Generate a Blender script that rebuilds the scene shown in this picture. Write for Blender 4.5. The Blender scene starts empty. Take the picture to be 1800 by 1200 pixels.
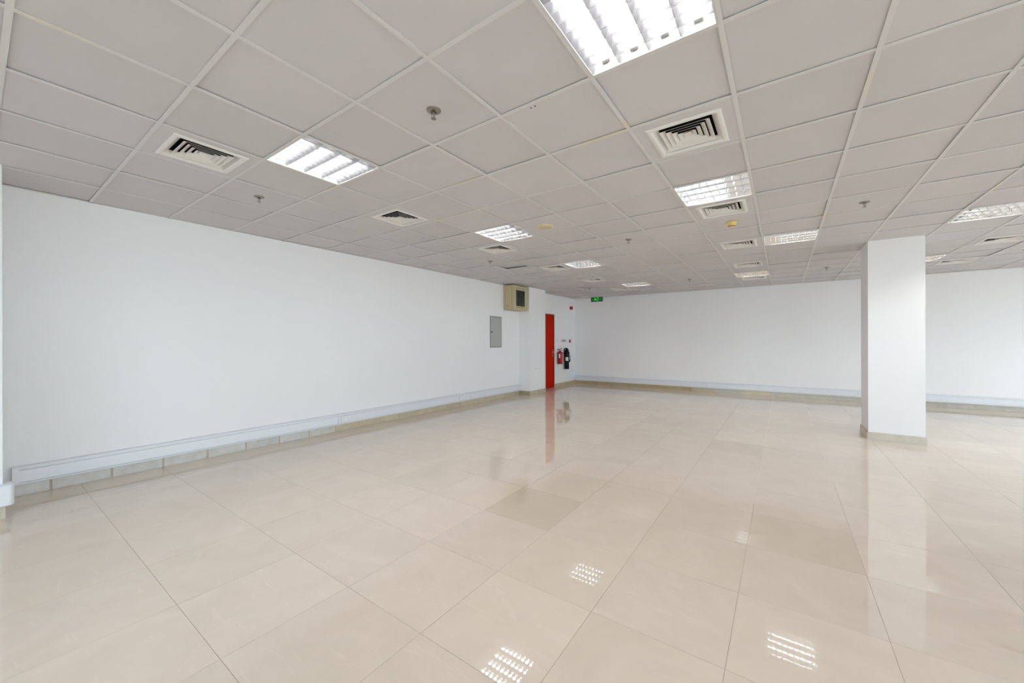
import bpy, bmesh, math, random
from mathutils import Matrix, Vector
random.seed(7)
SC = bpy.context.scene
COL = SC.collection

# ------------------------------------------------------------------ camera
CAM = (5.622, -0.701, 1.378)
YAW, ROLL = 0.6146, -0.0023
cd = bpy.data.cameras.new('camera')
cd.sensor_fit = 'HORIZONTAL'; cd.sensor_width = 36.0
cd.lens = 36.0 * 675.0 / 1800.0
cd.clip_start = 0.02; cd.clip_end = 500
co = bpy.data.objects.new('camera', cd); COL.objects.link(co)
co.matrix_world = (Matrix.Translation(CAM) @ Matrix.Rotation(YAW, 4, 'Z')
                   @ Matrix.Rotation(math.pi / 2, 4, 'X') @ Matrix.Rotation(ROLL, 4, 'Z'))
SC.camera = co

# ------------------------------------------------------------------ room measures
HC = 2.769            # suspended ceiling
W = 12.6              # left wall (x = 0) to window wall
YB = 10.88            # far wall
YF = -3.60            # window wall behind the camera
G = 0.6               # ceiling and floor module
FX, FY = 0.02, -0.07  # floor tile grid origin

# ------------------------------------------------------------------ sky, daylight, exposure
w = bpy.data.worlds.new('sky'); SC.world = w; w.use_nodes = True
bg = w.node_tree.nodes['Background']
bg.inputs['Color'].default_value = (0.845, 0.925, 1.06, 1); bg.inputs['Strength'].default_value = 7.1
vs = SC.view_settings
vs.view_transform = 'Standard'; vs.look = 'None'; vs.exposure = 0.10; vs.gamma = 1.0
vs.use_curve_mapping = False
SC.cycles.use_denoising = True
SC.cycles.max_bounces = 12; SC.cycles.diffuse_bounces = 6; SC.cycles.glossy_bounces = 5
SC.cycles.transparent_max_bounces = 8
SC.cycles.sample_clamp_indirect = 6.0
SC.cycles.caustics_reflective = True; SC.cycles.blur_glossy = 0.5; SC.cycles.caustics_refractive = False
WIN_Z0, WIN_Z1 = 0.45, 2.66
FRONT_WINS = [(2.4, 4.4), (5.4, 7.4), (8.4, 10.4)]
RIGHT_WINS = [(-3.2, -0.3), (0.0, 3.4), (3.7, 7.1), (7.4, 9.8)]
def portal(name, loc, rot, sx, sy):      # guides daylight sampling through the window opening
    l = bpy.data.lights.new(name, 'AREA'); l.shape = 'RECTANGLE'; l.size = sx; l.size_y = sy
    l.cycles.is_portal = True
    o = bpy.data.objects.new(name, l); COL.objects.link(o); o.location = loc; o.rotation_euler = rot
for a, b in FRONT_WINS:
    portal('window_portal', ((a + b) / 2, YF - 0.21, (WIN_Z0 + WIN_Z1) / 2), (math.pi / 2, 0, 0), b - a, WIN_Z1 - WIN_Z0)
for a, b in RIGHT_WINS:
    portal('window_portal', (W + 0.21, (a + b) / 2, (WIN_Z0 + WIN_Z1) / 2), (math.pi / 2, 0, math.pi / 2), b - a, WIN_Z1 - WIN_Z0)

# ------------------------------------------------------------------ materials
def mat(name, col, rough=0.5, metal=0.0, spec=0.5, emit=None, estr=0.0):
    m = bpy.data.materials.new(name); m.use_nodes = True
    p = m.node_tree.nodes['Principled BSDF']
    p.inputs['Base Color'].default_value = (*col, 1); p.inputs['Roughness'].default_value = rough
    p.inputs['Metallic'].default_value = metal; p.inputs['Specular IOR Level'].default_value = spec
    if emit:
        p.inputs['Emission Color'].default_value = (*emit, 1); p.inputs['Emission Strength'].default_value = estr
    return m
def N(m, t, **kw):
    n = m.node_tree.nodes.new(t)
    for k, v in kw.items(): setattr(n, k, v)
    return n
def L(m, a, b): m.node_tree.links.new(a, b)
def P(m): return m.node_tree.nodes['Principled BSDF']
def ramp(m, fac, stops):
    r = N(m, 'ShaderNodeValToRGB'); e = r.color_ramp.elements
    while len(e) < len(stops): e.new(0.5)
    for i, (p, c) in enumerate(stops): e[i].position = p; e[i].color = (*c, 1)
    L(m, fac, r.inputs['Fac']); return r
def noise(m, vec, scale, detail=3, rough=0.5, dist=0.0):
    n = N(m, 'ShaderNodeTexNoise'); n.inputs['Scale'].default_value = scale
    n.inputs['Detail'].default_value = detail; n.inputs['Roughness'].default_value = rough
    n.inputs['Distortion'].default_value = dist
    if vec is not None: L(m, vec, n.inputs['Vector'])
    return n
def bump(m, h, strength, dist=0.001):
    b = N(m, 'ShaderNodeBump'); b.inputs['Strength'].default_value = strength; b.inputs['Distance'].default_value = dist
    L(m, h, b.inputs['Height']); L(m, b.outputs['Normal'], P(m).inputs['Normal'])
def mul(m, a, b):
    x = N(m, 'ShaderNodeMix', data_type='RGBA', blend_type='MULTIPLY'); x.inputs['Factor'].default_value = 1.0
    L(m, a, x.inputs['A']); L(m, b, x.inputs['B']); return x.outputs['Result']

M = {}
# wall paint: matt white with faint roller stipple
m = M['wall'] = mat('wall_paint', (0.83, 0.83, 0.825), 0.6, spec=0.3)
g = N(m, 'ShaderNodeNewGeometry')
n = noise(m, g.outputs['Position'], 0.7, 4); r = ramp(m, n.outputs['Fac'], [(0.3, (0.862, 0.864, 0.866)), (0.7, (0.89, 0.888, 0.884))])
L(m, r.outputs['Color'], P(m).inputs['Base Color'])
n = noise(m, g.outputs['Position'], 240, 2); bump(m, n.outputs['Fac'], 0.05)
# mineral-fibre ceiling tile
m = M['tile_c'] = mat('ceiling_tile', (0.72, 0.70, 0.68), 0.9, spec=0.1)
g = N(m, 'ShaderNodeNewGeometry'); oi = N(m, 'ShaderNodeObjectInfo')
n = noise(m, g.outputs['Position'], 3.0, 4); r = ramp(m, n.outputs['Fac'], [(0.25, (0.645, 0.625, 0.632)), (0.75, (0.68, 0.656, 0.662))])
L(m, mul(m, r.outputs['Color'], oi.outputs['Color']), P(m).inputs['Base Color'])
n = noise(m, g.outputs['Position'], 320, 2); bump(m, n.outputs['Fac'], 0.15)
# painted ceiling tee with yellowed patches
m = M['tee'] = mat('ceiling_tee', (0.80, 0.79, 0.76), 0.5)
g = N(m, 'ShaderNodeNewGeometry')
n = noise(m, g.outputs['Position'], 1.9, 2); r = ramp(m, n.outputs['Fac'], [(0.0, (0.715, 0.70, 0.695)), (0.62, (0.715, 0.70, 0.695)), (0.70, (0.74, 0.69, 0.56))])
L(m, r.outputs['Color'], P(m).inputs['Base Color'])
M['plenum'] = mat('plenum_concrete', (0.10, 0.10, 0.10), 0.9)
# polished porcelain floor tile
m = M['tile_f'] = mat('polished_floor_tile', (0.75, 0.66, 0.55), 0.012, spec=0.5)
g = N(m, 'ShaderNodeNewGeometry'); oi = N(m, 'ShaderNodeObjectInfo')
va = N(m, 'ShaderNodeVectorMath', operation='SCALE'); va.inputs[0].default_value = (37, 91, 13); L(m, oi.outputs['Random'], va.inputs['Scale'])
vb = N(m, 'ShaderNodeVectorMath', operation='ADD'); L(m, g.outputs['Position'], vb.inputs[0]); L(m, va.outputs[0], vb.inputs[1])
n1 = noise(m, vb.outputs[0], 2.2, 6, 0.6, 1.2)
r = ramp(m, n1.outputs['Fac'], [(0.25, (0.70, 0.607, 0.500)), (0.5, (0.735, 0.640, 0.532)), (0.75, (0.77, 0.675, 0.567))])
mp = N(m, 'ShaderNodeMapping'); mp.inputs['Scale'].default_value = (1.0, 6.0, 1.0); mp.inputs['Rotation'].default_value = (0, 0, 0.35)
L(m, vb.outputs[0], mp.inputs['Vector'])
n2 = noise(m, mp.outputs[0], 2.5, 8, 0.65, 2.0)
r2 = ramp(m, n2.outputs['Fac'], [(0.0, (1, 1, 1)), (0.60, (1, 1, 1)), (0.66, (1.05, 1.05, 1.06)), (0.72, (1, 1, 1))])
P(m).inputs['IOR'].default_value = 1.88
c = mul(m, r.outputs['Color'], r2.outputs['Color'])
L(m, mul(m, c, oi.outputs['Color']), P(m).inputs['Base Color'])
M['grout'] = mat('floor_grout', (0.54, 0.49, 0.43), 0.8)
# skirting stone: colour of each piece comes from the piece itself, plus mortar smears
m = M['skirt'] = mat('skirting_stone', (0.5, 0.45, 0.36), 0.25)
g = N(m, 'ShaderNodeNewGeometry'); oi = N(m, 'ShaderNodeObjectInfo')
n = noise(m, g.outputs['Position'], 9, 5, 0.6); r = ramp(m, n.outputs['Fac'], [(0.3, (0.86, 0.84, 0.80)), (0.65, (1, 1, 1))])
L(m, mul(m, r.outputs['Color'], oi.outputs['Color']), P(m).inputs['Base Color'])
M['mortar'] = mat('mortar', (0.52, 0.45, 0.32), 0.8)
M['trunk'] = mat('white_pvc', (0.76, 0.79, 0.82), 0.3)
M['trunk_back'] = mat('white_pvc_base', (0.74, 0.765, 0.79), 0.35)
M['plastic'] = mat('white_plastic', (0.80, 0.81, 0.82), 0.3)
M['greyline'] = mat('grey_plastic', (0.42, 0.44, 0.46), 0.5)
M['dark'] = mat('dark_slot', (0.02, 0.02, 0.02), 0.7)
M['diff'] = mat('diffuser_enamel', (0.83, 0.81, 0.775), 0.45)
M['alu'] = mat('bright_aluminium', (0.90, 0.91, 0.93), 0.07, metal=1.0)
M['alu_matt'] = mat('satin_louvre', (0.37, 0.37, 0.38), 0.4, metal=0.5)
M['alu_dark'] = mat('brushed_aluminium', (0.62, 0.63, 0.65), 0.3, metal=1.0)
M['housing'] = mat('light_housing', (0.52, 0.52, 0.52), 0.4)
M['lframe'] = mat('light_frame', (0.66, 0.65, 0.62), 0.4)
M['tube'] = mat('lit_tube', (0.9, 0.9, 0.9), 0.4, emit=(1.0, 0.975, 0.965), estr=84.0)
M['nickel'] = mat('dull_nickel', (0.34, 0.31, 0.27), 0.35, metal=0.9)
M['smoke'] = mat('yellowed_plastic', (0.78, 0.60, 0.22), 0.45)
M['speaker'] = mat('cream_plastic', (0.74, 0.66, 0.46), 0.5)
M['speaker2'] = mat('cream_grille', (0.66, 0.56, 0.34), 0.6)
M['beige'] = mat('beige_steel', (0.55, 0.475, 0.30), 0.45, spec=0.3)
M['beige_d'] = mat('beige_seam', (0.26, 0.22, 0.14), 0.6)
m = M['rackglass'] = mat('dark_glass', (0.035, 0.05, 0.035), 0.08)
g = N(m, 'ShaderNodeTexCoord'); wv = N(m, 'ShaderNodeTexWave', bands_direction='Y'); wv.inputs['Scale'].default_value = 2.6
wv.inputs['Distortion'].default_value = 1.2; L(m, g.outputs['Object'], wv.inputs['Vector'])
r = ramp(m, wv.outputs['Fac'], [(0.3, (0.018, 0.028, 0.016)), (0.95, (0.055, 0.070, 0.045))]); L(m, r.outputs['Color'], P(m).inputs['Base Color'])
M['panel'] = mat('grey_panel_paint', (0.43, 0.44, 0.42), 0.45)
M['panel_f'] = mat('grey_panel_frame', (0.31, 0.32, 0.315), 0.45)
m = M['door'] = mat('red_stained_wood', (0.50, 0.012, 0.002), 0.55, spec=0.04)
g = N(m, 'ShaderNodeTexCoord'); mp = N(m, 'ShaderNodeMapping'); mp.inputs['Scale'].default_value = (1, 14, 0.7); L(m, g.outputs['Object'], mp.inputs['Vector'])
n = noise(m, mp.outputs[0], 3, 5, 0.6); r = ramp(m, n.outputs['Fac'], [(0.3, (0.42, 0.006, 0.001)), (0.7, (0.54, 0.020, 0.002))]); L(m, r.outputs['Color'], P(m).inputs['Base Color'])
M['door_f'] = mat('dark_red_frame', (0.19, 0.02, 0.008), 0.5, spec=0.2)
M['steel'] = mat('satin_steel', (0.55, 0.38, 0.31), 0.35, metal=1.0)
M['red'] = mat('extinguisher_red', (0.42, 0.004, 0.012), 0.3, spec=0.3)
M['redp'] = mat('alarm_red', (0.50, 0.010, 0.010), 0.45)
M['black'] = mat('black_enamel', (0.004, 0.004, 0.007), 0.4, spec=0.15)
M['rubber'] = mat('black_rubber', (0.005, 0.006, 0.008), 0.6, spec=0.15)
M['label'] = mat('paper_label', (0.72, 0.73, 0.70), 0.6)
M['print'] = mat('label_print', (0.30, 0.31, 0.31), 0.6)
M['green_d'] = mat('dark_green_band', (0.01, 0.07, 0.045), 0.4)
M['cream'] = mat('cream_plate', (0.66, 0.66, 0.58), 0.4)
M['switch'] = mat('grey_rocker', (0.16, 0.17, 0.15), 0.4)
M['sign_b'] = mat('sign_body', (0.02, 0.03, 0.02), 0.4)
M['sign_g'] = mat('sign_face_green', (0.0, 0.03, 0.005), 0.4, emit=(0.0, 0.10, 0.012), estr=0.35)
M['sign_m'] = mat('sign_lit_green', (0.05, 0.5, 0.08), 0.4, emit=(0.03, 0.60, 0.06), estr=0.9)
M['sign_t'] = mat('sign_faint_green', (0.05, 0.2, 0.06), 0.4, emit=(0.05, 0.22, 0.06), estr=0.5)
M['winframe'] = mat('window_aluminium', (0.55, 0.56, 0.58), 0.4, metal=0.3)
M['ground'] = mat('sandy_ground', (0.34, 0.30, 0.25), 0.9)
m = M['glass'] = bpy.data.materials.new('window_glass'); m.use_nodes = True
nt = m.node_tree; nt.nodes.clear()
out = nt.nodes.new('ShaderNodeOutputMaterial'); mx = nt.nodes.new('ShaderNodeMixShader'); mx.inputs[0].default_value = 0.06
t = nt.nodes.new('ShaderNodeBsdfTransparent'); t.inputs[0].default_value = (0.93, 0.96, 0.95, 1); gl = nt.nodes.new('ShaderNodeBsdfGlossy'); gl.inputs['Roughness'].default_value = 0.02
nt.links.new(t.outputs[0], mx.inputs[1]); nt.links.new(gl.outputs[0], mx.inputs[2]); nt.links.new(mx.outputs[0], out.inputs[0])

# ------------------------------------------------------------------ mesh helpers
class MB:
    def __init__(s): s.v = []; s.f = []; s.mi = []; s.cur = 0
    def add(s, vs, fs):
        o = len(s.v); s.v += [tuple(x) for x in vs]
        for f in fs: s.f.append([o + i for i in f]); s.mi.append(s.cur)
        return s
    def box(s, x0, x1, y0, y1, z0, z1):
        return s.add([(x0, y0, z0), (x1, y0, z0), (x1, y1, z0), (x0, y1, z0), (x0, y0, z1), (x1, y0, z1), (x1, y1, z1), (x0, y1, z1)],
                     [(0, 3, 2, 1), (4, 5, 6, 7), (0, 1, 5, 4), (1, 2, 6, 5), (2, 3, 7, 6), (3, 0, 4, 7)])
    def loft(s, rings, closed=True, cap0=True, cap1=True):
        n = len(rings[0]); vs = [p for r in rings for p in r]; fs = []
        for k in range(len(rings) - 1):
            for i in range(n if closed else n - 1):
                j = (i + 1) % n
                fs.append((k * n + i, k * n + j, (k + 1) * n + j, (k + 1) * n + i))
        if cap0: fs.append(tuple(reversed(range(n))))
        if cap1: fs.append(tuple(range((len(rings) - 1) * n, len(rings) * n)))
        return s.add(vs, fs)
    def lathe(s, prof, seg=24, c=(0, 0), cap0=True, cap1=True):   # prof: (radius, z)
        return s.loft([[(c[0] + r * math.cos(2 * math.pi * i / seg), c[1] + r * math.sin(2 * math.pi * i / seg), z) for i in range(seg)] for r, z in prof], True, cap0, cap1)
    def sq(s, prof, cap0=False, cap1=False):                       # square lathe: (half size, z)
        return s.loft([[(-r, -r, z), (r, -r, z), (r, r, z), (-r, r, z)] for r, z in prof], True, cap0, cap1)
    def sqring(s, prof):                                           # closed square ring
        rings = [[(-r, -r, z), (r, -r, z), (r, r, z), (-r, r, z)] for r, z in prof]
        return s.loft(rings + [rings[0]], True, False, False)
    def tube(s, pts, r, seg=10):
        pts = [Vector(p) for p in pts]; rings = []; up = Vector((0, 0, 1))
        for i, p in enumerate(pts):
            d = (pts[min(i + 1, len(pts) - 1)] - pts[max(i - 1, 0)]).normalized()
            a = d.cross(up)
            if a.length < 1e-3: a = d.cross(Vector((1, 0, 0)))
            a.normalize(); b = d.cross(a)
            rr = r[i] if isinstance(r, (list, tuple)) else r
            rings.append([tuple(p + a * rr * math.cos(2 * math.pi * k / seg) + b * rr * math.sin(2 * math.pi * k / seg)) for k in range(seg)])
        return s.loft(rings)
    def prism(s, poly, axis, a, b):                                # extrude a 2-D outline along an axis
        def pt(u, v, t): return {'x': (t, u, v), 'y': (u, t, v), 'z': (u, v, t)}[axis]
        return s.loft([[pt(u, v, a) for u, v in poly], [pt(u, v, b) for u, v in poly]])
    def mesh(s, name, mats, smooth=False):
        me = bpy.data.meshes.new(name); me.from_pydata(s.v, [], s.f)
        for m_ in (mats if isinstance(mats, (list, tuple)) else [mats]): me.materials.append(m_)
        me.polygons.foreach_set('material_index', s.mi)
        bm = bmesh.new(); bm.from_mesh(me); bmesh.ops.recalc_face_normals(bm, faces=bm.faces); bm.to_mesh(me); bm.free()
        if smooth:
            me.polygons.foreach_set('use_smooth', [True] * len(me.polygons)); me.set_sharp_from_angle(angle=math.radians(40))
        me.update(); return me
def link(name, me, parent=None, loc=(0, 0, 0), rot=(0, 0, 0), color=None):
    o = bpy.data.objects.new(name, me); COL.objects.link(o); o.location = loc; o.rotation_euler = rot
    if parent: o.parent = parent
    if color: o.color = (*color, 1)
    return o
def B(x0, x1, y0, y1, z0, z1): return MB().box(x0, x1, y0, y1, z0, z1)
def bevel(o, wd, seg=2):
    md = o.modifiers.new('bevel', 'BEVEL'); md.width = wd; md.segments = seg; md.limit_method = 'ANGLE'; return o
def tag(o, label, cat, group=None):
    o['label'] = label; o['category'] = cat
    if group: o['group'] = group
    return o
def struct(o, label=None, cat=None):
    o['kind'] = 'structure'
    if label: o['label'] = label
    if cat: o['category'] = cat
    return o
def thing(name, label, cat, loc=(0, 0, 0), rot=(0, 0, 0), group=None):
    return tag(link(name, None, None, loc, rot), label, cat, group)

# does a horizontal module show in the photograph?
CY, SY = math.cos(YAW), math.sin(YAW)
def proj(x, y, z):
    dx, dy, dz = x - CAM[0], y - CAM[1], z - CAM[2]
    d = -SY * dx + CY * dy
    return d, CY * dx + SY * dy, dz
def seen(x0, x1, y0, y1, z):
    xs = [x0 + (x1 - x0) * k / 4 for k in range(5)]; ys = [y0 + (y1 - y0) * k / 4 for k in range(5)]
    for x in xs:
        for y in ys:
            d, u, v = proj(x, y, z)
            if d > 0.1 and abs(u / d) < 1.35 and abs(v / d) < 0.91: return True
    return False

# ------------------------------------------------------------------ walls
DY0, DY1, DH = 8.55, 9.47, 2.185      # door opening
wl = MB(); wl.box(-0.2, 0, YF - 0.2, DY0, -0.02, 3.2); wl.box(-0.2, 0, DY1, YB + 0.2, -0.02, 3.2); wl.box(-0.2, 0, DY0, DY1, DH, 3.2)
wall_left = struct(link('wall_left', wl.mesh('wall_left', M['wall'])), 'long white painted wall carrying grey panel and trunking', 'wall')
wall_back = struct(link('wall_back', B(0, W + 0.2, YB, YB + 0.2, -0.02, 3.2).mesh('wall_back', M['wall'])), 'white painted end wall behind the square column', 'wall')
def window_wall(name, axis, wins, a0, a1, c0, c1):
    mb = MB()
    def bx(p, q, z0, z1):
        if axis == 'x': mb.box(p, q, c0, c1, z0, z1)
        else: mb.box(c0, c1, p, q, z0, z1)
    bx(a0, a1, -0.02, WIN_Z0); bx(a0, a1, WIN_Z1, 3.2)
    e = [a0] + [v for ab in wins for v in ab] + [a1]
    for k in range(0, len(e), 2): bx(e[k], e[k + 1], WIN_Z0, WIN_Z1)
    return struct(link(name, mb.mesh(name, M['wall'])), 'white wall pierced by wide windows, ' + ('behind the viewer' if axis == 'x' else 'along the open side'), 'wall')
window_wall('wall_front', 'x', FRONT_WINS, 0, W + 0.2, YF - 0.2, YF)
window_wall('wall_right', 'y', RIGHT_WINS, YF, YB, W, W + 0.2)
wn = 0
def window(axis, a, b, c):
    global wn; wn += 1
    root = struct(link('window_%d' % wn, None, None, ((a + b) / 2, c, WIN_Z0) if axis == 'x' else (c, (a + b) / 2, WIN_Z0), (0, 0, 0 if axis == 'x' else math.pi / 2)), 'wide aluminium framed window with three panes', 'window')
    hw = (b - a) / 2; h = WIN_Z1 - WIN_Z0; fr = MB()
    fr.box(-hw, hw, -.03, .03, 0, .05); fr.box(-hw, hw, -.03, .03, h - .05, h)
    for k in range(4):
        x = -hw + 2 * hw * k / 3; x = min(max(x, -hw + .025), hw - .025); fr.box(x - .025, x + .025, -.03, .03, .05, h - .05)
    link('window_frame', fr.mesh('window_frame', M['winframe']), root)
    for k in range(3):
        x0 = -hw + 2 * hw * k / 3 + .03; x1 = -hw + 2 * hw * (k + 1) / 3 - .03
        link('pane', B(x0, x1, -.003, .003, .05, h - .05).mesh('pane', M['glass']), root)
for a, b in FRONT_WINS: window('x', a, b, YF - 0.12)
for a, b in RIGHT_WINS: window('y', a, b, W + 0.12)
struct(link('ground', B(-150, 150, -150, 150, -12.4, -12).mesh('ground', M['ground'])), 'unseen sandy ground added far below the windows', 'ground')  # unseen, added to keep sky light from below off the ceiling

# piers and column
PX, PY = 0.622, -0.546
QX, QY0, QY1 = 0.316, 7.587, 8.40
wall_pier_near = struct(link('wall_pier', B(0, PX, PY - 0.62, PY, 0, HC + .3).mesh('wall_pier', M['wall'])), 'white pier jutting from the long wall with trunking round its corner', 'pier')
wall_pier_far = struct(link('wall_pier', B(0, QX, QY0, QY1, 0, HC + .3).mesh('wall_pier', M['wall'])), 'shallow white pier between grey panel and red door', 'pier')
link('scratch', B(QX, QX + .0006, 7.83, 8.15, .659, .664).mesh('scratch', M['greyline']), wall_pier_far)
CX0, CX1, CY0, CY1 = 6.597, 7.159, 6.587, 7.177
column = struct(link('column', B(CX0, CX1, CY0, CY1, 0, HC + .3).mesh('column', M['wall'])), 'free-standing square white column with beige stone skirting', 'column')

# ------------------------------------------------------------------ floor
floor = struct(link('floor', B(-0.2, W + .2, YF - .2, YB + .2, -0.16, -0.003).mesh('floor', M['grout'])), 'polished beige tiled floor of the empty office', 'floor')
solids = [(0, PX, PY - 0.62, PY), (0, QX, QY0, QY1), (CX0, CX1, CY0, CY1)]
tile_me = MB().box(-.2991, .2991, -.2991, .2991, -.010, 0).mesh('floor_tile', M['tile_f'])
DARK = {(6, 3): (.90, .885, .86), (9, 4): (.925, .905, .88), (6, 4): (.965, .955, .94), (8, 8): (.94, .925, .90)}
cells = []
for i in range(-1, int(W / G) + 1):
    for j in range(int(YF / G) - 1, int(YB / G) + 1):
        x0, x1 = max(FX + i * G, 0), min(FX + (i + 1) * G, W); y0, y1 = max(FY + j * G, YF), min(FY + (j + 1) * G, YB)
        if x1 - x0 < .012 or y1 - y0 < .012: continue
        d = math.hypot((x0 + x1) / 2 - CAM[0], (y0 + y1) / 2 - CAM[1])
        cells.append((not seen(x0, x1, y0, y1, 0), d, i, j, x0, x1, y0, y1))
cells.sort()
rest = MB()
for k, (hid, d, i, j, x0, x1, y0, y1) in enumerate(cells):
    full = (x1 - x0 > .599 and y1 - y0 > .599)
    if hid or k >= 300:
        rest.box(x0 + .001, x1 - .001, y0 + .001, y1 - .001, -.010, 0); continue
    me = tile_me if full else MB().box(-(x1 - x0) / 2 + .0009, (x1 - x0) / 2 - .0009, -(y1 - y0) / 2 + .0009, (y1 - y0) / 2 - .0009, -.010, 0).mesh('floor_tile', M['tile_f'])
    v = random.uniform(.972, 1.02); tnt = random.uniform(-.008, .008)
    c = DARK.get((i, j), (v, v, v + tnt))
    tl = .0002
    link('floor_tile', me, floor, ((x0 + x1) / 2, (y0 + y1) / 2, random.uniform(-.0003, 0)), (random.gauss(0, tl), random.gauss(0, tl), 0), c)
if rest.v:
    ro = link('floor_tile', rest.mesh('floor_tile_rest', M['tile_f']), floor); ro['kind'] = 'stuff'

# ------------------------------------------------------------------ suspended ceiling
LIGHTS = {(4, 1): 0, (8, 1): 1, (4, 5): 0, (4, 9): 0, (4, 14): 0, (8, 5): 0, (9, 9): 0, (8, 14): 0, (12, 9): 0, (12, 14): 0, (16, 9): 0, (16, 14): 0}  # last two are unseen fittings, added for more lamp light on the window side
DIFFS = [(3, 0), (3, 3), (8, 3), (3, 6), (3, 9), (3, 12), (3, 15), (8, 6), (8, 9), (8, 12), (8, 15), (13, 12), (13, 15)]
ceiling = struct(link('ceiling', B(-0.2, W + .2, YF - .2, YB + .2, HC + .42, HC + .52).mesh('ceiling', M['plenum'])), 'suspended grid ceiling of square off-white tiles', 'ceiling')
NI, NJ0, NJ1 = int(round(W / G)), -6, 18
def tee(axis, k):
    h = .012
    if axis == 'y':     # runs along y at x = k*G
        x = k * G; me = MB().box(x - h, x + h, YF, YB, HC - .0035, HC).box(x - .001, x + .001, YF, YB, HC, HC + .035)
    else:
        y = k * G; me = MB().box(0, W, y - h, y + h, HC - .003, HC + .0003).box(0, W, y - .001, y + .001, HC, HC + .033)
    link('main_tee' if axis == 'y' else 'cross_tee', me.mesh('tee', M['tee']), ceiling)
for k in range(1, NI): tee('y', k)
for k in range(NJ0 + 1, NJ1 + 1): tee('x', k)
ang = MB(); ang.box(0, .02, YF, YB, HC - .003, HC); ang.box(0, W, YB - .02, YB, HC - .003, HC)
link('wall_angle', ang.mesh('wall_angle', M['tee']), ceiling)
ct_me = MB().box(-.2955, .2955, -.2955, .2955, .0004, .014).mesh('ceiling_tile', M['tile_c'])
hm = MB()
hm.box(-.2955, .2955, -.2955, -.19, .0004, .014).box(-.2955, .2955, .19, .2955, .0004, .014).box(-.2955, -.19, -.19, .19, .0004, .014).box(.19, .2955, -.19, .19, .0004, .014)
cth_me = hm.mesh('ceiling_tile_cut', M['tile_c'])
LIFT = {(2, 8): (.030, (.050, .012)), (2, 14): (.024, (.040, .0)), (3, 16): (.015, (.03, .01)), (4, 7): (.007, (.012, .0)), (2, 10): (.010, (.014, .012)), (3, 10): (.006, (.008, .008)), (2, 4): (.006, (.012, 0))}
cells = []
for i in range(NI):
    for j in range(NJ0, NJ1 + 1):
        if (i, j) in LIGHTS: continue
        x0, x1 = i * G, (i + 1) * G; y0, y1 = j * G, min((j + 1) * G, YB - .001)
        if y1 - y0 < .03: continue
        d = math.hypot((x0 + x1) / 2 - CAM[0], (y0 + y1) / 2 - CAM[1])
        cells.append((not seen(x0, x1, y0, y1, HC), d, i, j, x0, x1, y0, y1))
cells.sort(); rest = MB()
for k, (hid, d, i, j, x0, x1, y0, y1) in enumerate(cells):
    if hid or k >= 300:
        rest.box(x0 + .004, x1 - .004, y0 + .004, y1 - .004, HC + .0004, HC + .014); continue
    lift = abs(random.gauss(0, .0022)); rx = random.gauss(0, .004); ry = random.gauss(0, .004)
    if i < 5 and j > 6: rx *= 2.6; ry *= 2.0
    lift += .29 * (abs(rx) + abs(ry))
    if (i, j) in LIFT: lift, (rx, ry) = LIFT[(i, j)]
    v = random.uniform(.975, 1.02)
    if (i, j) in DIFFS:
        me = cth_me; lift = rx = ry = 0; v = 1.02
    elif y1 - y0 < .59:
        hh = (y1 - y0) / 2; me = MB().box(-.2955, .2955, -hh + .003, hh - .003, .0004, .014).mesh('ceiling_tile', M['tile_c'])
    else: me = ct_me
    t = link('ceiling_tile', me, ceiling, ((x0 + x1) / 2, (y0 + y1) / 2, HC + lift), (rx, ry, 0), (v, v, v))
    if (i, j) == (7, 2):
        for hx, hy in ((-.105, -.262), (-.075, -.262)):
            link('hole', MB().lathe([(.0055, -.0002), (.0055, .0006)], 10).mesh('hole', M['dark']), t, (hx, hy, 0))
ro = link('ceiling_tile', rest.mesh('ceiling_tile_rest', M['tile_c']), ceiling); ro['kind'] = 'stuff'

# ------------------------------------------------------------------ louvred lights
A = .288
fm = {}
fm['frame'] = MB().sqring([(.2865, -.001), (.2865, -.004), (.296, -.004), (.296, -.001)]).mesh('frame', M['lframe'])
hb = MB(); hb.box(-A, A, -A, A, .100, .104)
for s in (-1, 1):
    hb.box(min(s * A, s * (A + .003)), max(s * A, s * (A + .003)), -A, A, 0, .100); hb.box(-A, A, min(s * A, s * (A + .003)), max(s * A, s * (A + .003)), 0, .100)
fm['housing'] = hb.mesh('housing', M['housing'])
fm['tube'] = MB().tube([(-.268, 0, 0), (.268, 0, 0)], .013, 12).mesh('tube', M['tube'], True)
fm['holder'] = MB().box(-.287, -.266, -.017, .017, -.022, .030).mesh('lamp_holder', M['plastic'])
def vprof(h, z0, z1, w0, w1, both=True, side=1):
    n = 6; pr = [(w0 + (w1 - w0) * (k / n) ** 1.12, z0 + (z1 - z0) * k / n) for k in range(n + 1)]
    if both: return [(u, v) for u, v in pr] + [(-u, v) for u, v in reversed(pr)]
    return [(side * u, v) for u, v in pr] + [(0, z1), (0, z0)]
fm['reflector'] = MB().prism(vprof(0, .001, .056, .0012, .026), 'x', -A, A).mesh('reflector', M['alu'], True)
fm['sideref'] = MB().prism(vprof(0, .001, .056, .0012, .026, False, 1), 'x', -A, A).mesh('reflector', M['alu'], True)
bl = MB()
for s in range(4):
    c0 = -.288 + .144 * s
    pr = [(.0008, .003), (.0048, .020), (.0105, .043)]
    prof = [(u, v) for u, v in pr] + [(-u, v) for u, v in reversed(pr)]
    bl.prism(prof, 'y', c0 + .002, c0 + .142)
fm['blade'] = bl.mesh('louvre_blade', M['alu_matt'], True)
fm['cap'] = MB().tube([(-.268, 0, 0), (-.250, 0, 0)], .0135, 12).mesh('tube_cap', M['alu_dark'], True)
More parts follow.
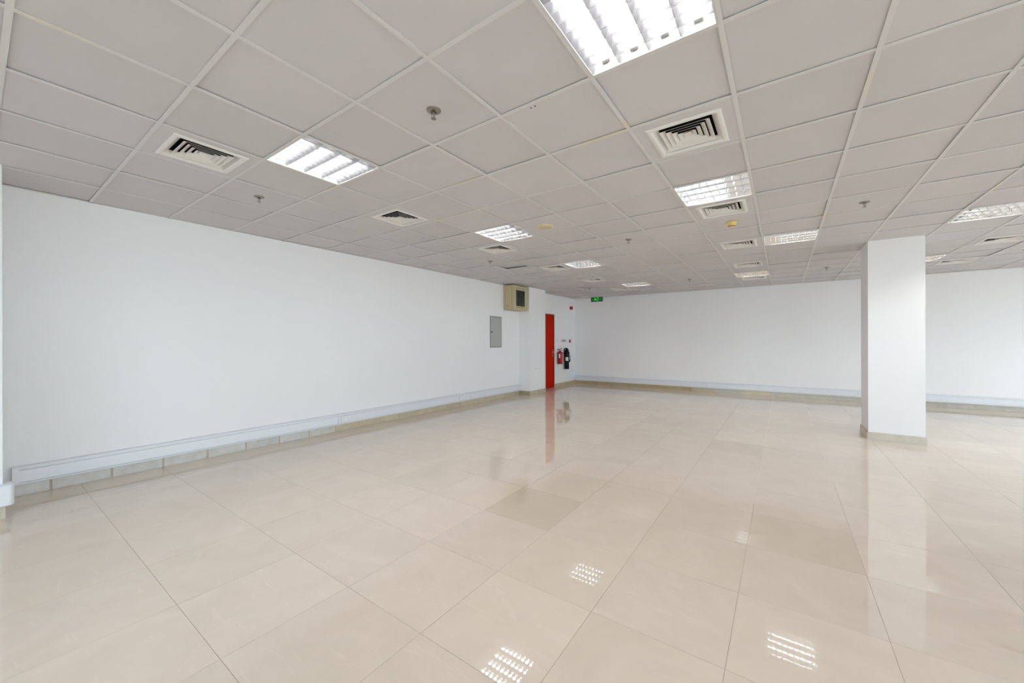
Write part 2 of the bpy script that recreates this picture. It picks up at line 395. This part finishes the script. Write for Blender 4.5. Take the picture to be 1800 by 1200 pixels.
LIGHT_LABEL = {
 (4, 1): 'square louvred fluorescent light in the tile row next but one to the long wall diffusers, hanging nearest the shallow near pier',
 (8, 1): 'square louvred fluorescent light turned crosswise to all others, tubes pointing at the far wall',
 (4, 5): 'bright square louvred ceiling light beside the round cream ceiling speaker',
 (4, 9): 'bright square louvred ceiling light next to the lifted dark-edged ceiling tile',
 (4, 14): 'bright square louvred ceiling light close to the green exit sign',
 (8, 5): 'square louvred ceiling light touching a diffuser, one tile from the yellow smoke detector',
 (9, 9): 'square louvred ceiling light diagonal to a diffuser, past the yellow smoke detector',
 (8, 14): 'square louvred ceiling light set between two diffusers near the far wall',
 (12, 9): 'square louvred ceiling light on the window side in front of the white column',
 (12, 14): 'square louvred ceiling light half hidden behind the white column'}
LIGHT_LABEL[(16, 9)] = 'added square louvred ceiling light out of view by the glazed wall, short of the column'
LIGHT_LABEL[(16, 14)] = 'added square louvred ceiling light out of view by the glazed wall, past the column'
LIGHT_LABEL[(4, 1)] = 'square louvred ceiling light diagonal to the diffuser by the near pier'
for (i, j), rot in LIGHTS.items():
    t = thing('ceiling_light', LIGHT_LABEL[(i, j)], 'ceiling light', ((i + .5) * G, (j + .5) * G, HC), (0, 0, rot * math.pi / 2), 'louvred ceiling lights')
    link('frame', fm['frame'], t); link('housing', fm['housing'], t)
    for k in range(4):
        y = -.216 + .144 * k
        tb = link('tube', fm['tube'], t, (0, y, .060)); 
        for a in (0, math.pi): link('tube_cap', fm['cap'], tb, rot=(0, 0, a)); link('lamp_holder', fm['holder'], t, (0, y, .060), (0, 0, a))
    for k in range(1, 4): link('reflector', fm['reflector'], t, (0, -.288 + .144 * k, 0))
    link('reflector', fm['sideref'], t, (0, -.288, 0)); link('reflector', fm['sideref'], t, (0, .288, 0), (0, 0, math.pi))
    for k in range(8): link('louvre_blade', fm['blade'], t, (-.288 + .576 * (k + 1) / 9, 0, 0))

# ------------------------------------------------------------------ air diffusers
dm = {}
dm['frame'] = MB().sqring([(.222, .0), (.222, -.006), (.212, -.010), (.196, -.010), (.160, .022), (.160, .025), (.196, .0)]).mesh('diffuser_frame', M['diff'])
def ring(rb, rt, zb, zt): return MB().sqring([(rb, zb), (rt, zt), (rt - .002, zt), (rb - .0025, zb)])
for k, rb in enumerate((.150, .118, .086, .054)):
    dm['ring%d' % k] = ring(rb, rb - .027, -.004 + .001 * k, .0125 + .001 * k).mesh('louvre_ring', M['diff'])
dm['core'] = MB().box(-.026, .026, -.026, .026, .006, .009).mesh('core_plate', M['diff'])
dm['plenum'] = MB().sq([(.182, .014), (.182, .16)], False, True).mesh('plenum_box', M['dark'])
DIFF_LABEL = {
 (3, 0): 'square white air diffuser closest to the trunking-wrapped near pier',
 (3, 3): 'square white air diffuser between two lights along the long wall, no light adjoining',
 (3, 6): 'square white air diffuser diagonal to the light beside the round speaker',
 (3, 9): 'square white air diffuser adjoining a light, beside the lifted ceiling tile',
 (3, 12): 'square white air diffuser past the lifted tile, alone on the way to the exit sign',
 (3, 15): 'square white air diffuser just past the light near the green exit sign',
 (8, 3): 'largest square white air diffuser beneath the crosswise louvred light',
 (8, 6): 'square white air diffuser between a louvred light and the yellow smoke detector',
 (8, 9): 'square white air diffuser diagonal to a louvred light, past the yellow smoke detector',
 (8, 12): 'square white air diffuser just before the light near the far wall',
 (8, 15): 'square white air diffuser squeezed between a louvred light and the far wall',
 (13, 12): 'square white air diffuser beyond the column on the window side, clear of lights',
 (13, 15): 'square white air diffuser diagonal to the light behind the white column'}
DIFF_LABEL[(8, 3)] = 'square white air diffuser one tile past the crosswise louvred light'
for i, j in DIFFS:
    t = thing('air_diffuser', DIFF_LABEL[(i, j)], 'air vent', ((i + .5) * G, (j + .515) * G, HC), group='square air diffusers')
    link('diffuser_frame', dm['frame'], t)
    for k in range(4): link('louvre_ring', dm['ring%d' % k], t)
    link('core_plate', dm['core'], t); link('plenum_box', dm['plenum'], t)

# ------------------------------------------------------------------ sprinklers, speaker, smoke detector
sm = {}
sm['plate'] = MB().lathe([(.0, .001), (.043, .001), (.042, -.003), (.030, -.009), (.017, -.010), (.016, -.004), (.0, -.004)], 24, cap0=False, cap1=False).mesh('escutcheon', M['nickel'], True)
sm['body'] = MB().lathe([(.010, -.004), (.010, -.018), (.006, -.020), (.004, -.030), (.003, -.046)], 12).mesh('sprinkler_body', M['nickel'], True)
sm['arm'] = MB().tube([(.009, 0, -.016), (.0125, 0, -.028), (.008, 0, -.041), (.002, 0, -.047)], .0018, 6).mesh('frame_arm', M['nickel'], True)
sm['defl'] = MB().lathe([(.0, -.046), (.016, -.048), (.016, -.050), (.0, -.050)], 16, cap0=False, cap1=False).mesh('deflector', M['nickel'], True)
SPR = {(6.51, 1.53): 'fire sprinkler with round metal plate one tile from the crosswise light',
 (2.53, 1.52): 'small fire sprinkler between the long wall and the diffuser by the near pier',
 (6.49, 7.53): 'small fire sprinkler level with the yellow smoke detector, alone among plain tiles',
 (2.47, 7.53): 'small fire sprinkler just before the lifted dark-edged ceiling tile',
 (10.49, 7.5): 'small fire sprinkler on the window side of the smoke detector, before the column',
 (10.5, 14.5): 'small fire sprinkler near the far wall beside the column',
 (6.51, 14.45): 'small fire sprinkler between two lit lights near the far wall',
 (2.45, 14.55): 'tiny fire sprinkler above the green exit sign',
 (14.49, 14.5): 'tiny fire sprinkler past the diffusers on the window side of the column'}
for (i, j), lab in SPR.items():
    t = thing('fire_sprinkler', lab, 'sprinkler', (i * G, j * G, HC), (0, 0, .6), 'fire sprinklers')
    link('escutcheon', sm['plate'], t); link('sprinkler_body', sm['body'], t)
    link('frame_arm', sm['arm'], t); link('frame_arm', sm['arm'], t, (0, 0, 0), (0, 0, math.pi)); link('deflector', sm['defl'], t)
t = thing('ceiling_speaker', 'flat round cream ceiling speaker beside a bright louvred light', 'speaker', (3.27, 3.34, HC))
link('rim', MB().lathe([(.0, .002), (.100, .002), (.100, -.006), (.094, -.011), (.078, -.012), (.078, -.006), (0, -.006)], 40, cap0=False, cap1=False).mesh('rim', M['speaker'], True), t)
gr = link('grille', MB().lathe([(.077, -.006), (.077, -.009), (.05, -.012), (0, -.013)], 32, cap1=False).mesh('grille', M['speaker2'], True), t)
for rr in (.025, .045, .062):
    link('grille_ring', MB().lathe([(rr, -.0095), (rr, -.0138), (rr + .004, -.0138), (rr + .004, -.0095)], 32, cap0=False, cap1=False).mesh('grille_ring', M['speaker'], True), gr)
t = thing('smoke_detector', 'domed yellowed smoke detector past a square diffuser', 'detector', (5.13, 4.47, HC))
link('base', MB().lathe([(.0, .001), (.056, .001), (.056, -.012), (.052, -.016), (0, -.016)], 32, cap0=False, cap1=False).mesh('base', M['smoke'], True), t)
bd = link('dome', MB().lathe([(.050, -.016), (.048, -.030), (.036, -.040), (.032, -.052), (.020, -.058), (0, -.060)], 32, cap0=False, cap1=False).mesh('dome', M['smoke'], True), t)
for k in range(12):
    a = k * math.pi / 6
    link('vent_slot', B(-.002, .002, -.006, .006, -.0035, .0035).mesh('vent_slot', M['dark']), bd, (.0345 * math.cos(a), .0345 * math.sin(a), -.046), (0, 0, a))

# ------------------------------------------------------------------ skirting
def skirting(name, label, axis, c, out, a0, a1, step, start, tones, h=.102, gap=.0025):
    """pieces along an axis; c = wall face coordinate, out = +1/-1 direction into the room"""
    th = .013
    lo, hi = (c, c + th) if out > 0 else (c - th, c)
    root = struct(link(name, (MB().box(lo if out > 0 else hi - .006, lo + .006 if out > 0 else hi, a0, a1, 0, h - .004) if axis == 'y' else MB().box(a0, a1, lo if out > 0 else hi - .006, lo + .006 if out > 0 else hi, 0, h - .004)).mesh(name, M['mortar'])), label, 'skirting')
    e = [a0]; x = start
    while x < a1 - .02:
        if x > a0 + .02: e.append(x)
        x += step
    e.append(a1)
    for k in range(len(e) - 1):
        p, q = e[k] + (gap if k else 0), e[k + 1] - (gap if k < len(e) - 2 else 0)
        th2 = th + random.uniform(-.0008, .0008)
        l2, h2 = (c + .002, c + th2) if out > 0 else (c - th2, c - .002)
        mb = MB().box(l2, h2, p, q, 0.0005, h) if axis == 'y' else MB().box(p, q, l2, h2, 0.0005, h)
        link('skirting_tile', mb.mesh('skirting_tile', M['skirt']), root, color=tones((p + q) / 2))
    return root
def jit(c): v = random.uniform(.93, 1.06); return tuple(x * v for x in c)
grey, tan, tanl = (.60, .575, .52), (.47, .375, .215), (.60, .53, .39)
def tone_left(y):
    if y < 2.2: return jit((.62, .61, .575))
    if y < 3.4: return jit(tanl if random.random() < .5 else grey)
    return jit(tanl)
def tone_back(x):
    if x < 3.55: return jit((.46, .385, .235))
    if x < 6.4: return jit((.56, .54, .45) if random.random() < .7 else tanl)
    return jit((.52, .50, .44))
skirting('baseboard_left', 'beige and grey stone skirting along the long wall under the trunking', 'y', 0, 1, PY, QY0, .4, -.255, tone_left, gap=.009)
skirting('baseboard_pier', 'stone skirting on the face of the near pier', 'y', PX, 1, PY - .62, PY + .013, .4, -1.0, lambda v: (.60, .56, .46))
skirting('baseboard_pier_front', 'short olive skirting on the pier side facing the long wall', 'x', QY0, -1, 0.013, QX + .013, .6, 5, lambda v: (.42, .37, .25))
skirting('baseboard_pier_side', 'beige stone skirting on the shallow pier beside the red door', 'y', QX, 1, QY0, QY1, .6, 7.99, lambda v: jit(tanl))
skirting('baseboard_door', 'beige skirting below the two fire extinguishers', 'y', 0, 1, DY1 + .035, YB - .013, .6, 10.1, lambda v: jit((.55, .46, .30)))
skirting('baseboard_back', 'stained stone skirting along the end wall under the trunking', 'x', YB, -1, 0, W, .6, .55, tone_back)
skirting('baseboard_column', 'grey beige skirting on the column face toward the viewer', 'x', CY0, -1, CX0 - .013, CX1 + .013, .6, 20, lambda v: (.57, .55, .46), .10)
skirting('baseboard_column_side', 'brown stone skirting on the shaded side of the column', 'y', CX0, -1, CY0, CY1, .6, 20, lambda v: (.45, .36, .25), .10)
skirting('baseboard_column_far', 'stone skirting on the window side of the column', 'y', CX1, 1, CY0, CY1, .6, 20, lambda v: (.52, .48, .40), .10)

# ------------------------------------------------------------------ cable trunking
Z0, Z1 = .103, .268
def trunk_profile(d):   # (depth, z): base tray with top lip
    return [(0, Z0), (d * .80, Z0), (d * .9, Z0 + .006), (d * .9, Z0 + .018), (d * .70, Z0 + .0185), (d * .70, Z1 - .0305), (d * .9, Z1 - .030), (d * .9, Z1 - .008), (d * .8, Z1), (0, Z1)]
def cover_profile(d): return [(d * .68, Z0 + .0225), (d * .97, Z0 + .0225), (d, Z0 + .026), (d, Z1 - .040), (d * .97, Z1 - .0355), (d * .68, Z1 - .0355)]
TD = .052
def trunking(label, axis, c, out, cuts, gap=.0015):
    t = thing('cable_trunking', label, 'trunking')
    for k in range(len(cuts) - 1):
        p, q = cuts[k] + gap, cuts[k + 1] - gap
        pr = [(c + out * u, v) for u, v in trunk_profile(TD)]; pr[0] = (c + out * .0015, Z0); pr[-1] = (c + out * .0015, Z1); pc = [(c + out * u, v) for u, v in cover_profile(TD)]
        ax = 'y' if axis == 'y' else 'x'
        link('tray', MB().prism(pr, ax, p, q).mesh('tray', M['trunk_back']), t)
        link('cover', MB().prism(pc, ax, p + .001, q - .001).mesh('cover', M['trunk']), t)
    return t
def clip(t, axis, c, out, a, b, d=.0535):
    pr = [(c + out * u, v) for u, v in [(.004, Z0 - .001), (d * .9, Z0 - .001), (d, Z0 + .010), (d, Z1 - .010), (d * .85, Z1 + .0015), (.004, Z1 + .0015)]]
    link('joint_cover', MB().prism(pr, axis, a, b).mesh('joint_cover', M['trunk']), t)
tl = trunking('white cable trunking along the long wall above the skirting', 'y', 0, 1, [-.470, 2.570, 5.600, QY0 - .002])
clip(tl, 'y', 0, 1, -.478, -.440); clip(tl, 'y', 0, 1, 2.574, 2.600)
tb = trunking('white cable trunking along the end wall above the skirting', 'x', YB, -1, [.002, .903, 3.963, 6.99, 10.02, W - .002])
clip(tb, 'x', YB, -1, 3.968, 3.988); clip(tb, 'x', YB, -1, 6.968, 6.986)
tp = trunking('short white trunking with rounded elbow on the near pier', 'y', PX, 1, [PY - .62, PY - .012])
el = MB(); n = 8; R = .030; dd = .056
corner = [(PX + .0005, PY - .014), (PX + dd, PY - .014), (PX + dd, PY + dd - R)]
corner += [(PX + dd - R + R * math.cos(a), PY + dd - R + R * math.sin(a)) for a in [math.pi / 2 * k / n for k in range(1, n)]]
corner += [(PX + dd - R, PY + dd), (PX - .05, PY + dd), (PX - .05, PY + .0005), (PX + .0005, PY + .0005)]
rings = []
for zz, s in ((Z0 - .003, .010), (Z0 + .006, 0.0), (Z1 - .006, 0.0), (Z1 + .002, .010)):
    rings.append([(x - (s if x > PX + .02 else 0), y - (s if y > PY + .02 else 0), zz) for x, y in corner])
el.loft(rings); link('elbow', el.mesh('elbow', M['trunk'], True), tp)

def socket(label, x, y, zc):
    t = thing('socket_outlet', label, 'socket', (x, y, zc), group='double sockets in the trunking')
    pl = bevel(link('plate', B(0, .009, -.073, .073, -.043, .043).mesh('plate', M['plastic']), t), .003)
    for s in (-1, 1):
        link('rocker', B(.0085, .0125, s * .014 - .006, s * .014 + .006, .014, .034).mesh('rocker', M['plastic']), t)
        for dy, dz, hw, hh in ((0, .006, .0022, .005), (-.011, -.016, .0045, .0022), (.011, -.016, .0045, .0022)):
            link('pin_hole', B(.0075, .0094, s * .040 + dy - hw, s * .040 + dy + hw, dz - hh, dz + hh).mesh('pin_hole', M['greyline']), t)
    link('plate_gasket', B(-.0015, .0012, -.0755, .0755, -.0455, .0455).mesh('plate_gasket', M['greyline']), t)
socket('white double socket beside the first trunking joint, farther from the red door', TD + .0005, 2.690, .182)
socket('white double socket in the trunking before the last joint near the pier', TD + .0005, 5.335, .178)

# ------------------------------------------------------------------ wall cabinet (rack)
t = thing('rack_cabinet', 'beige steel wall cabinet with dark glass door, tucked under the ceiling', 'cabinet', (0, 6.90, 2.152))
bw, bd_, bh = .630, .270, .605
bevel(link('body', B(.0015, bd_, 0, bw, 0, bh).mesh('body', M['beige']), t), .004)
sp = link('side_panel', B(.055, bd_ - .018, -.004, .002, .03, bh - .03).mesh('side_panel', M['beige']), t); bevel(sp, .002)
link('seam', B(.050, bd_ - .013, -.0012, .002, .025, bh - .025).mesh('seam', M['beige_d']), t)
for k in range(3):
    for q in range(3):
        link('vent_slot', B(.086 + .040 * k, .112 + .040 * k, -.0055, -.003, .075 + .018 * q, .084 + .018 * q).mesh('vent_slot', M['beige_d']), sp)
dr = MB()
gy0, gy1, gz0, gz1 = .130, .522, .098, .492
dr.box(bd_ + .002, bd_ + .022, .004, gy0, .006, bh - .006); dr.box(bd_ + .002, bd_ + .022, gy1, bw - .004, .006, bh - .006)
dr.box(bd_ + .002, bd_ + .022, gy0, gy1, .006, gz0); dr.box(bd_ + .002, bd_ + .022, gy0, gy1, gz1, bh - .006)
d = link('door', dr.mesh('door', M['beige']), t)
link('glass', B(bd_ + .006, bd_ + .012, gy0 - .004, gy1 + .004, gz0 - .004, gz1 + .004).mesh('glass', M['rackglass']), d)
for zz in (.062, .540):
    link('vent_slot', B(bd_ + .0215, bd_ + .0232, .135, .515, zz - .008, zz + .004).mesh('vent_slot', M['beige_d']), d)
link('lock', MB().lathe([(.009, 0), (.009, .006)], 12).mesh('lock', M['steel'], True), d, (bd_ + .021, .575, .30), (0, math.pi / 2, 0))
link('door_gap', B(bd_ - .001, bd_ + .003, .006, bw - .006, .008, bh - .008).mesh('door_gap', M['beige_d']), t)
link('bottom_flange', B(.03, bd_ - .04, .12, .5, -.006, .002).mesh('bottom_flange', M['beige']), t)

# ------------------------------------------------------------------ distribution panel
t = thing('electrical_panel', 'flush grey metal electrical panel with black lock on long white wall', 'electrical panel', (0, 6.362, 1.234))
pw, ph = .448, .745
fr = MB().box(.0005, .012, 0, pw, 0, .022).box(.0005, .012, 0, pw, ph - .022, ph).box(.0005, .012, 0, .022, .022, ph - .022).box(.0005, .012, pw - .022, pw, .022, ph - .022)
link('frame', fr.mesh('frame', M['panel_f']), t)
d = link('door', B(.001, .010, .0245, pw - .0245, .0245, ph - .0245).mesh('door', M['panel']), t)
link('lock', MB().lathe([(.020, 0), (.019, .008), (.012, .012), (0, .012)], 20, cap1=False).mesh('lock', M['black'], True), d, (.009, .058, .368), (0, math.pi / 2, 0))
link('sticker', B(.010, .0105, .030, .066, .690, .714).mesh('sticker', M['label']), d)
link('gap', B(.0004, .003, .02, pw - .02, .02, ph - .02).mesh('gap', M['dark']), t)

# ------------------------------------------------------------------ door
t = struct(link('door_1', None, None, (0, DY0, 0)), 'red stained wooden door half hidden by the shallow pier', 'door')
dw = DY1 - DY0
jm = MB().box(-.16, .004, 0.0, .030, .0, DH).box(-.16, .004, dw - .030, dw, .0, DH).box(-.16, .004, .030, dw - .030, DH - .030, DH)
link('door_frame', jm.mesh('door_frame', M['door_f']), t)
lf = link('door_leaf', B(-.050, -.006, .032, dw - .032, .006, DH - .033).mesh('door_leaf', M['door']), t)
link('handle_plate', B(-.007, -.002, dw - .100, dw - .062, .925, 1.125).mesh('handle_plate', M['steel']), lf)
link('handle', MB().tube([(-.004, dw - .08, 1.055), (.030, dw - .08, 1.055), (.036, dw - .09, 1.055), (.036, dw - .20, 1.052)], .009, 10).mesh('handle', M['steel'], True), lf)
link('key_cylinder', MB().lathe([(.012, 0), (.012, .008)], 14).mesh('key_cylinder', M['steel'], True), lf, (-.003, dw - .081, .965), (0, math.pi / 2, 0))
link('closer_bracket', B(-.007, .012, dw - .13, dw - .065, 2.085, 2.125).mesh('closer_bracket', M['door_f']), lf)
link('wall_lining', B(-.19, -.16, 0, dw, 0, DH).mesh('wall_lining', M['dark']), t)

# ------------------------------------------------------------------ small wall items
t = thing('alarm_sounder', 'round red fire alarm sounder high on wall near the corner', 'alarm', (0, 10.54, 2.455), (0, math.pi / 2, 0))
link('base', MB().lathe([(.050, .0005), (.050, .022), (.046, .024)], 28).mesh('base', M['redp'], True), t)
link('horn', MB().lathe([(.044, .023), (.057, .030), (.057, .060), (.050, .070), (.030, .073), (0, .073)], 28, cap1=False).mesh('horn', M['redp'], True), t)
t = thing('blank_plate', 'plain pale plate beside the red door, next to switches', 'wall plate', (0, 9.680, 1.400))
bevel(link('plate', B(.0005, .010, -.045, .045, -.045, .045).mesh('plate', M['plastic']), t), .003)
link('inset', B(.0095, .0108, -.028, .028, -.028, .028).mesh('inset', M['greyline']), t); link('inset_face', B(.0100, .0112, -.026, .026, -.026, .026).mesh('inset_face', M['plastic']), t)
t = thing('light_switch', 'cream switch plate with three dark rockers above the red extinguisher', 'switch', (0, 10.05, 1.398))
bevel(link('plate', B(.0005, .010, -.150, .150, -.045, .045).mesh('plate', M['cream']), t), .003)
for yy, ww, mm in ((-.050, .036, 'switch'), (.035, .022, 'switch'), (.110, .036, 'switch')):
    rk = link('rocker', B(.0095, .0150, yy - ww / 2, yy + ww / 2, -.026, .026).mesh('rocker', M[mm]), t, (0, 0, 0))
t = thing('call_point', 'small red square fire call point with pale centre near the corner', 'alarm', (0, 10.490, 1.384))
bevel(link('box', B(.0005, .034, -.045, .045, -.045, .045).mesh('box', M['redp']), t), .004)
link('glass', B(.0335, .0352, -.018, .044, -.018, .018).mesh('glass', M['label']), t)

# red powder extinguisher
t = thing('fire_extinguisher', 'red fire extinguisher with pale label hung beside the red door', 'extinguisher', (.090, 9.665, .690))
link('cylinder', MB().lathe([(.0, .0), (.060, .0), (.070, .006), (.074, .018), (.074, .330), (.070, .352), (.056, .376), (.034, .392), (.024, .396), (.022, .410), (0, .410)], 32, cap0=False, cap1=False).mesh('cylinder', M['red'], True), t)
def arc_label(r, a0, a1, z0, z1, mt, name, parent):
    n = 8; mb = MB(); ii = [(r * math.cos(a0 + (a1 - a0) * k / n), r * math.sin(a0 + (a1 - a0) * k / n)) for k in range(n + 1)]
    oo = [(x * (r + .001) / r, y * (r + .001) / r) for x, y in ii]
    mb.prism(ii + list(reversed(oo)), 'z', z0, z1); return link(name, mb.mesh(name, mt), parent)
TV = math.atan2(CAM[1] - 9.7, CAM[0])          # direction of the room seen from the wall
arc_label(.0742, TV - 1.5, TV - .55, .195, .300, M['green_d'], 'green_label', t)
arc_label(.0743, TV - .55, TV + .05, .185, .310, M['label'], 'label', t)
link('valve', MB().lathe([(.018, .408), (.018, .430), (.012, .436), (.012, .455), (0, .455)], 14, cap1=False).mesh('valve', M['steel'], True), t)
ux, uy = -math.sin(TV), math.cos(TV)           # along the wall as seen from the room
link('lever', MB().tube([(-.030 * ux, -.030 * uy, .438), (.0, .0, .448), (.055 * ux, .055 * uy, .492)], .007, 8).mesh('lever', M['black'], True), t)
link('carry_handle', MB().tube([(-.010 * ux, -.010 * uy, .432), (.055 * ux, .055 * uy, .440)], .007, 8).mesh('carry_handle', M['black'], True), t)
link('gauge', MB().lathe([(.0, -.012), (.020, -.012), (.020, .012), (0, .012)], 18, cap0=False, cap1=False).mesh('gauge', M['black'], True), t, (-.055 * ux + .02 * math.cos(TV), -.055 * uy + .02 * math.sin(TV), .442), (0, math.pi / 2, TV))
link('gauge_stem', MB().tube([(0, 0, .430), (-.055 * ux, -.055 * uy, .440)], .009, 8).mesh('gauge_stem', M['black'], True), t)
link('wall_hook', B(-.0895, -.060, -.020, .020, .300, .345).mesh('wall_hook', M['steel']), t)
# black CO2 extinguisher with hose and horn
t = thing('fire_extinguisher', 'tall black fire extinguisher with white label and looped hose', 'extinguisher', (.095, 10.095, .512))
link('cylinder', MB().lathe([(.0, .0), (.062, .0), (.070, .006), (.073, .020), (.073, .500), (.069, .540), (.052, .585), (.036, .610), (.028, .618), (0, .618)], 32, cap0=False, cap1=False).mesh('cylinder', M['black'], True), t)
lb = arc_label(.0733, TV - .52, TV + .86, .262, .375, M['label'], 'label', t)
for zz in (.345, .325, .300): arc_label(.0744, TV - .2, TV + .6, zz - .004, zz + .003, M['print'], 'label_line', lb)
link('valve', MB().lathe([(.030, .612), (.030, .650), (.018, .655), (0, .655)], 14, cap1=False).mesh('valve', M['black'], True), t)
cx, cy = math.cos(TV), math.sin(TV)
def pt(u, v, z_): return (u * ux + v * cx, u * uy + v * cy, z_)
link('lever', MB().tube([pt(.020, 0, .650), pt(-.025, .01, .660), pt(-.070, .01, .640)], .010, 8).mesh('lever', M['black'], True), t)
link('carry_handle', MB().tube([pt(.020, 0, .635), pt(-.03, .01, .630), pt(-.070, .01, .600)], .009, 8).mesh('carry_handle', M['black'], True), t)
link('pressure_tag', MB().tube([pt(.052, .03, .545), pt(.060, .03, .568)], .010, 8).mesh('pressure_tag', M['label'], True), t)
link('hose', MB().tube([pt(.020, .02, .640), pt(.050, .03, .618), pt(.072, .035, .55), pt(.088, .035, .46), pt(.104, .035, .38), pt(.110, .035, .31), pt(.103, .035, .255), pt(.085, .035, .222)], .009, 10).mesh('hose', M['rubber'], True), t)
link('horn', MB().tube([pt(.085, .035, .222), pt(.078, .04, .25), pt(.070, .045, .33), pt(.060, .045, .42)], [.012, .016, .018, .020], 12).mesh('horn', M['rubber'], True), t)
link('horn_body', MB().tube([pt(-.068, .045, .640), pt(-.062, .045, .42), pt(-.060, .045, .26)], [.012, .016, .020], 12).mesh('horn_body', M['rubber'], True), t)
link('wall_hook', B(-.0945, -.06, -.02, .02, .46, .51).mesh('wall_hook', M['black']), t)

# ------------------------------------------------------------------ exit sign
t = thing('exit_sign', 'green running-man exit sign hanging from ceiling on thin rods', 'exit sign', (1.305, 9.60, 2.502))
SW, SH = .345, .128
bevel(link('case', B(-SW / 2, SW / 2, -.020, .020, 0, SH).mesh('case', M['sign_b']), t), .003)
face = link('face', B(-SW / 2 + .006, SW / 2 - .006, -.0215, -.019, .006, SH - .006).mesh('face', M['sign_g']), t)
def sgn(mb, name, mt): link(name, mb.mesh(name, mt), face)
def poly(pts): return MB().prism(pts, 'y', -.0228, -.0212)
def stroke(pts, wd):
    mb = MB()
    for (x0, z0), (x1, z1) in zip(pts, pts[1:]):
        l = math.hypot(x1 - x0, z1 - z0); nx, nz = -(z1 - z0) / l * wd / 2, (x1 - x0) / l * wd / 2
        mb.prism([(x0 + nx, z0 + nz), (x1 + nx, z1 + nz), (x1 - nx, z1 - nz), (x0 - nx, z0 - nz)], 'y', -.0229, -.0212)
    return mb
sgn(poly([(-.146, .056), (-.126, .078), (-.126, .064), (-.100, .064), (-.100, .048), (-.126, .048), (-.126, .034)]), 'arrow', M['sign_t'])
sgn(poly([(-.050 + .010 * math.cos(a), .101 + .010 * math.sin(a)) for a in [k * math.pi / 6 for k in range(12)]]), 'runner_head', M['sign_m'])
mb = stroke([(-.044, .088), (-.034, .056)], .022); mb2 = stroke([(-.050, .084), (-.068, .074), (-.066, .056)], .009)
sgn(mb, 'runner_torso', M['sign_m']); sgn(mb2, 'runner_arm', M['sign_m'])
sgn(stroke([(-.038, .086), (-.020, .080), (-.012, .066)], .009), 'runner_arm', M['sign_m'])
sgn(stroke([(-.036, .056), (-.056, .044), (-.064, .020)], .011), 'runner_leg', M['sign_m'])
sgn(stroke([(-.030, .056), (-.014, .040), (.004, .034)], .011), 'runner_leg', M['sign_m'])
sgn(stroke([(.012, .016), (.012, .112), (.050, .112), (.050, .016)], .010), 'doorway', M['sign_m'])
sgn(poly([(.080, .078), (.142, .078), (.142, .094), (.080, .094)]), 'text_line', M['sign_t']); sgn(poly([(.080, .040), (.138, .040), (.138, .052), (.080, .052)]), 'text_line', M['sign_t'])
for xx in (-.132, .132):
    link('rod', MB().tube([(xx, 0, SH - .002), (xx, 0, HC - 2.502 - .003)], .004, 8).mesh('rod', M['alu_dark'], True), t)
    link('rod_cap', MB().lathe([(.016, HC - 2.502 - .002), (.016, HC - 2.502 - .010), (.006, HC - 2.502 - .018)], 14).mesh('rod_cap', M['plastic'], True), t, (xx, 0, 0))
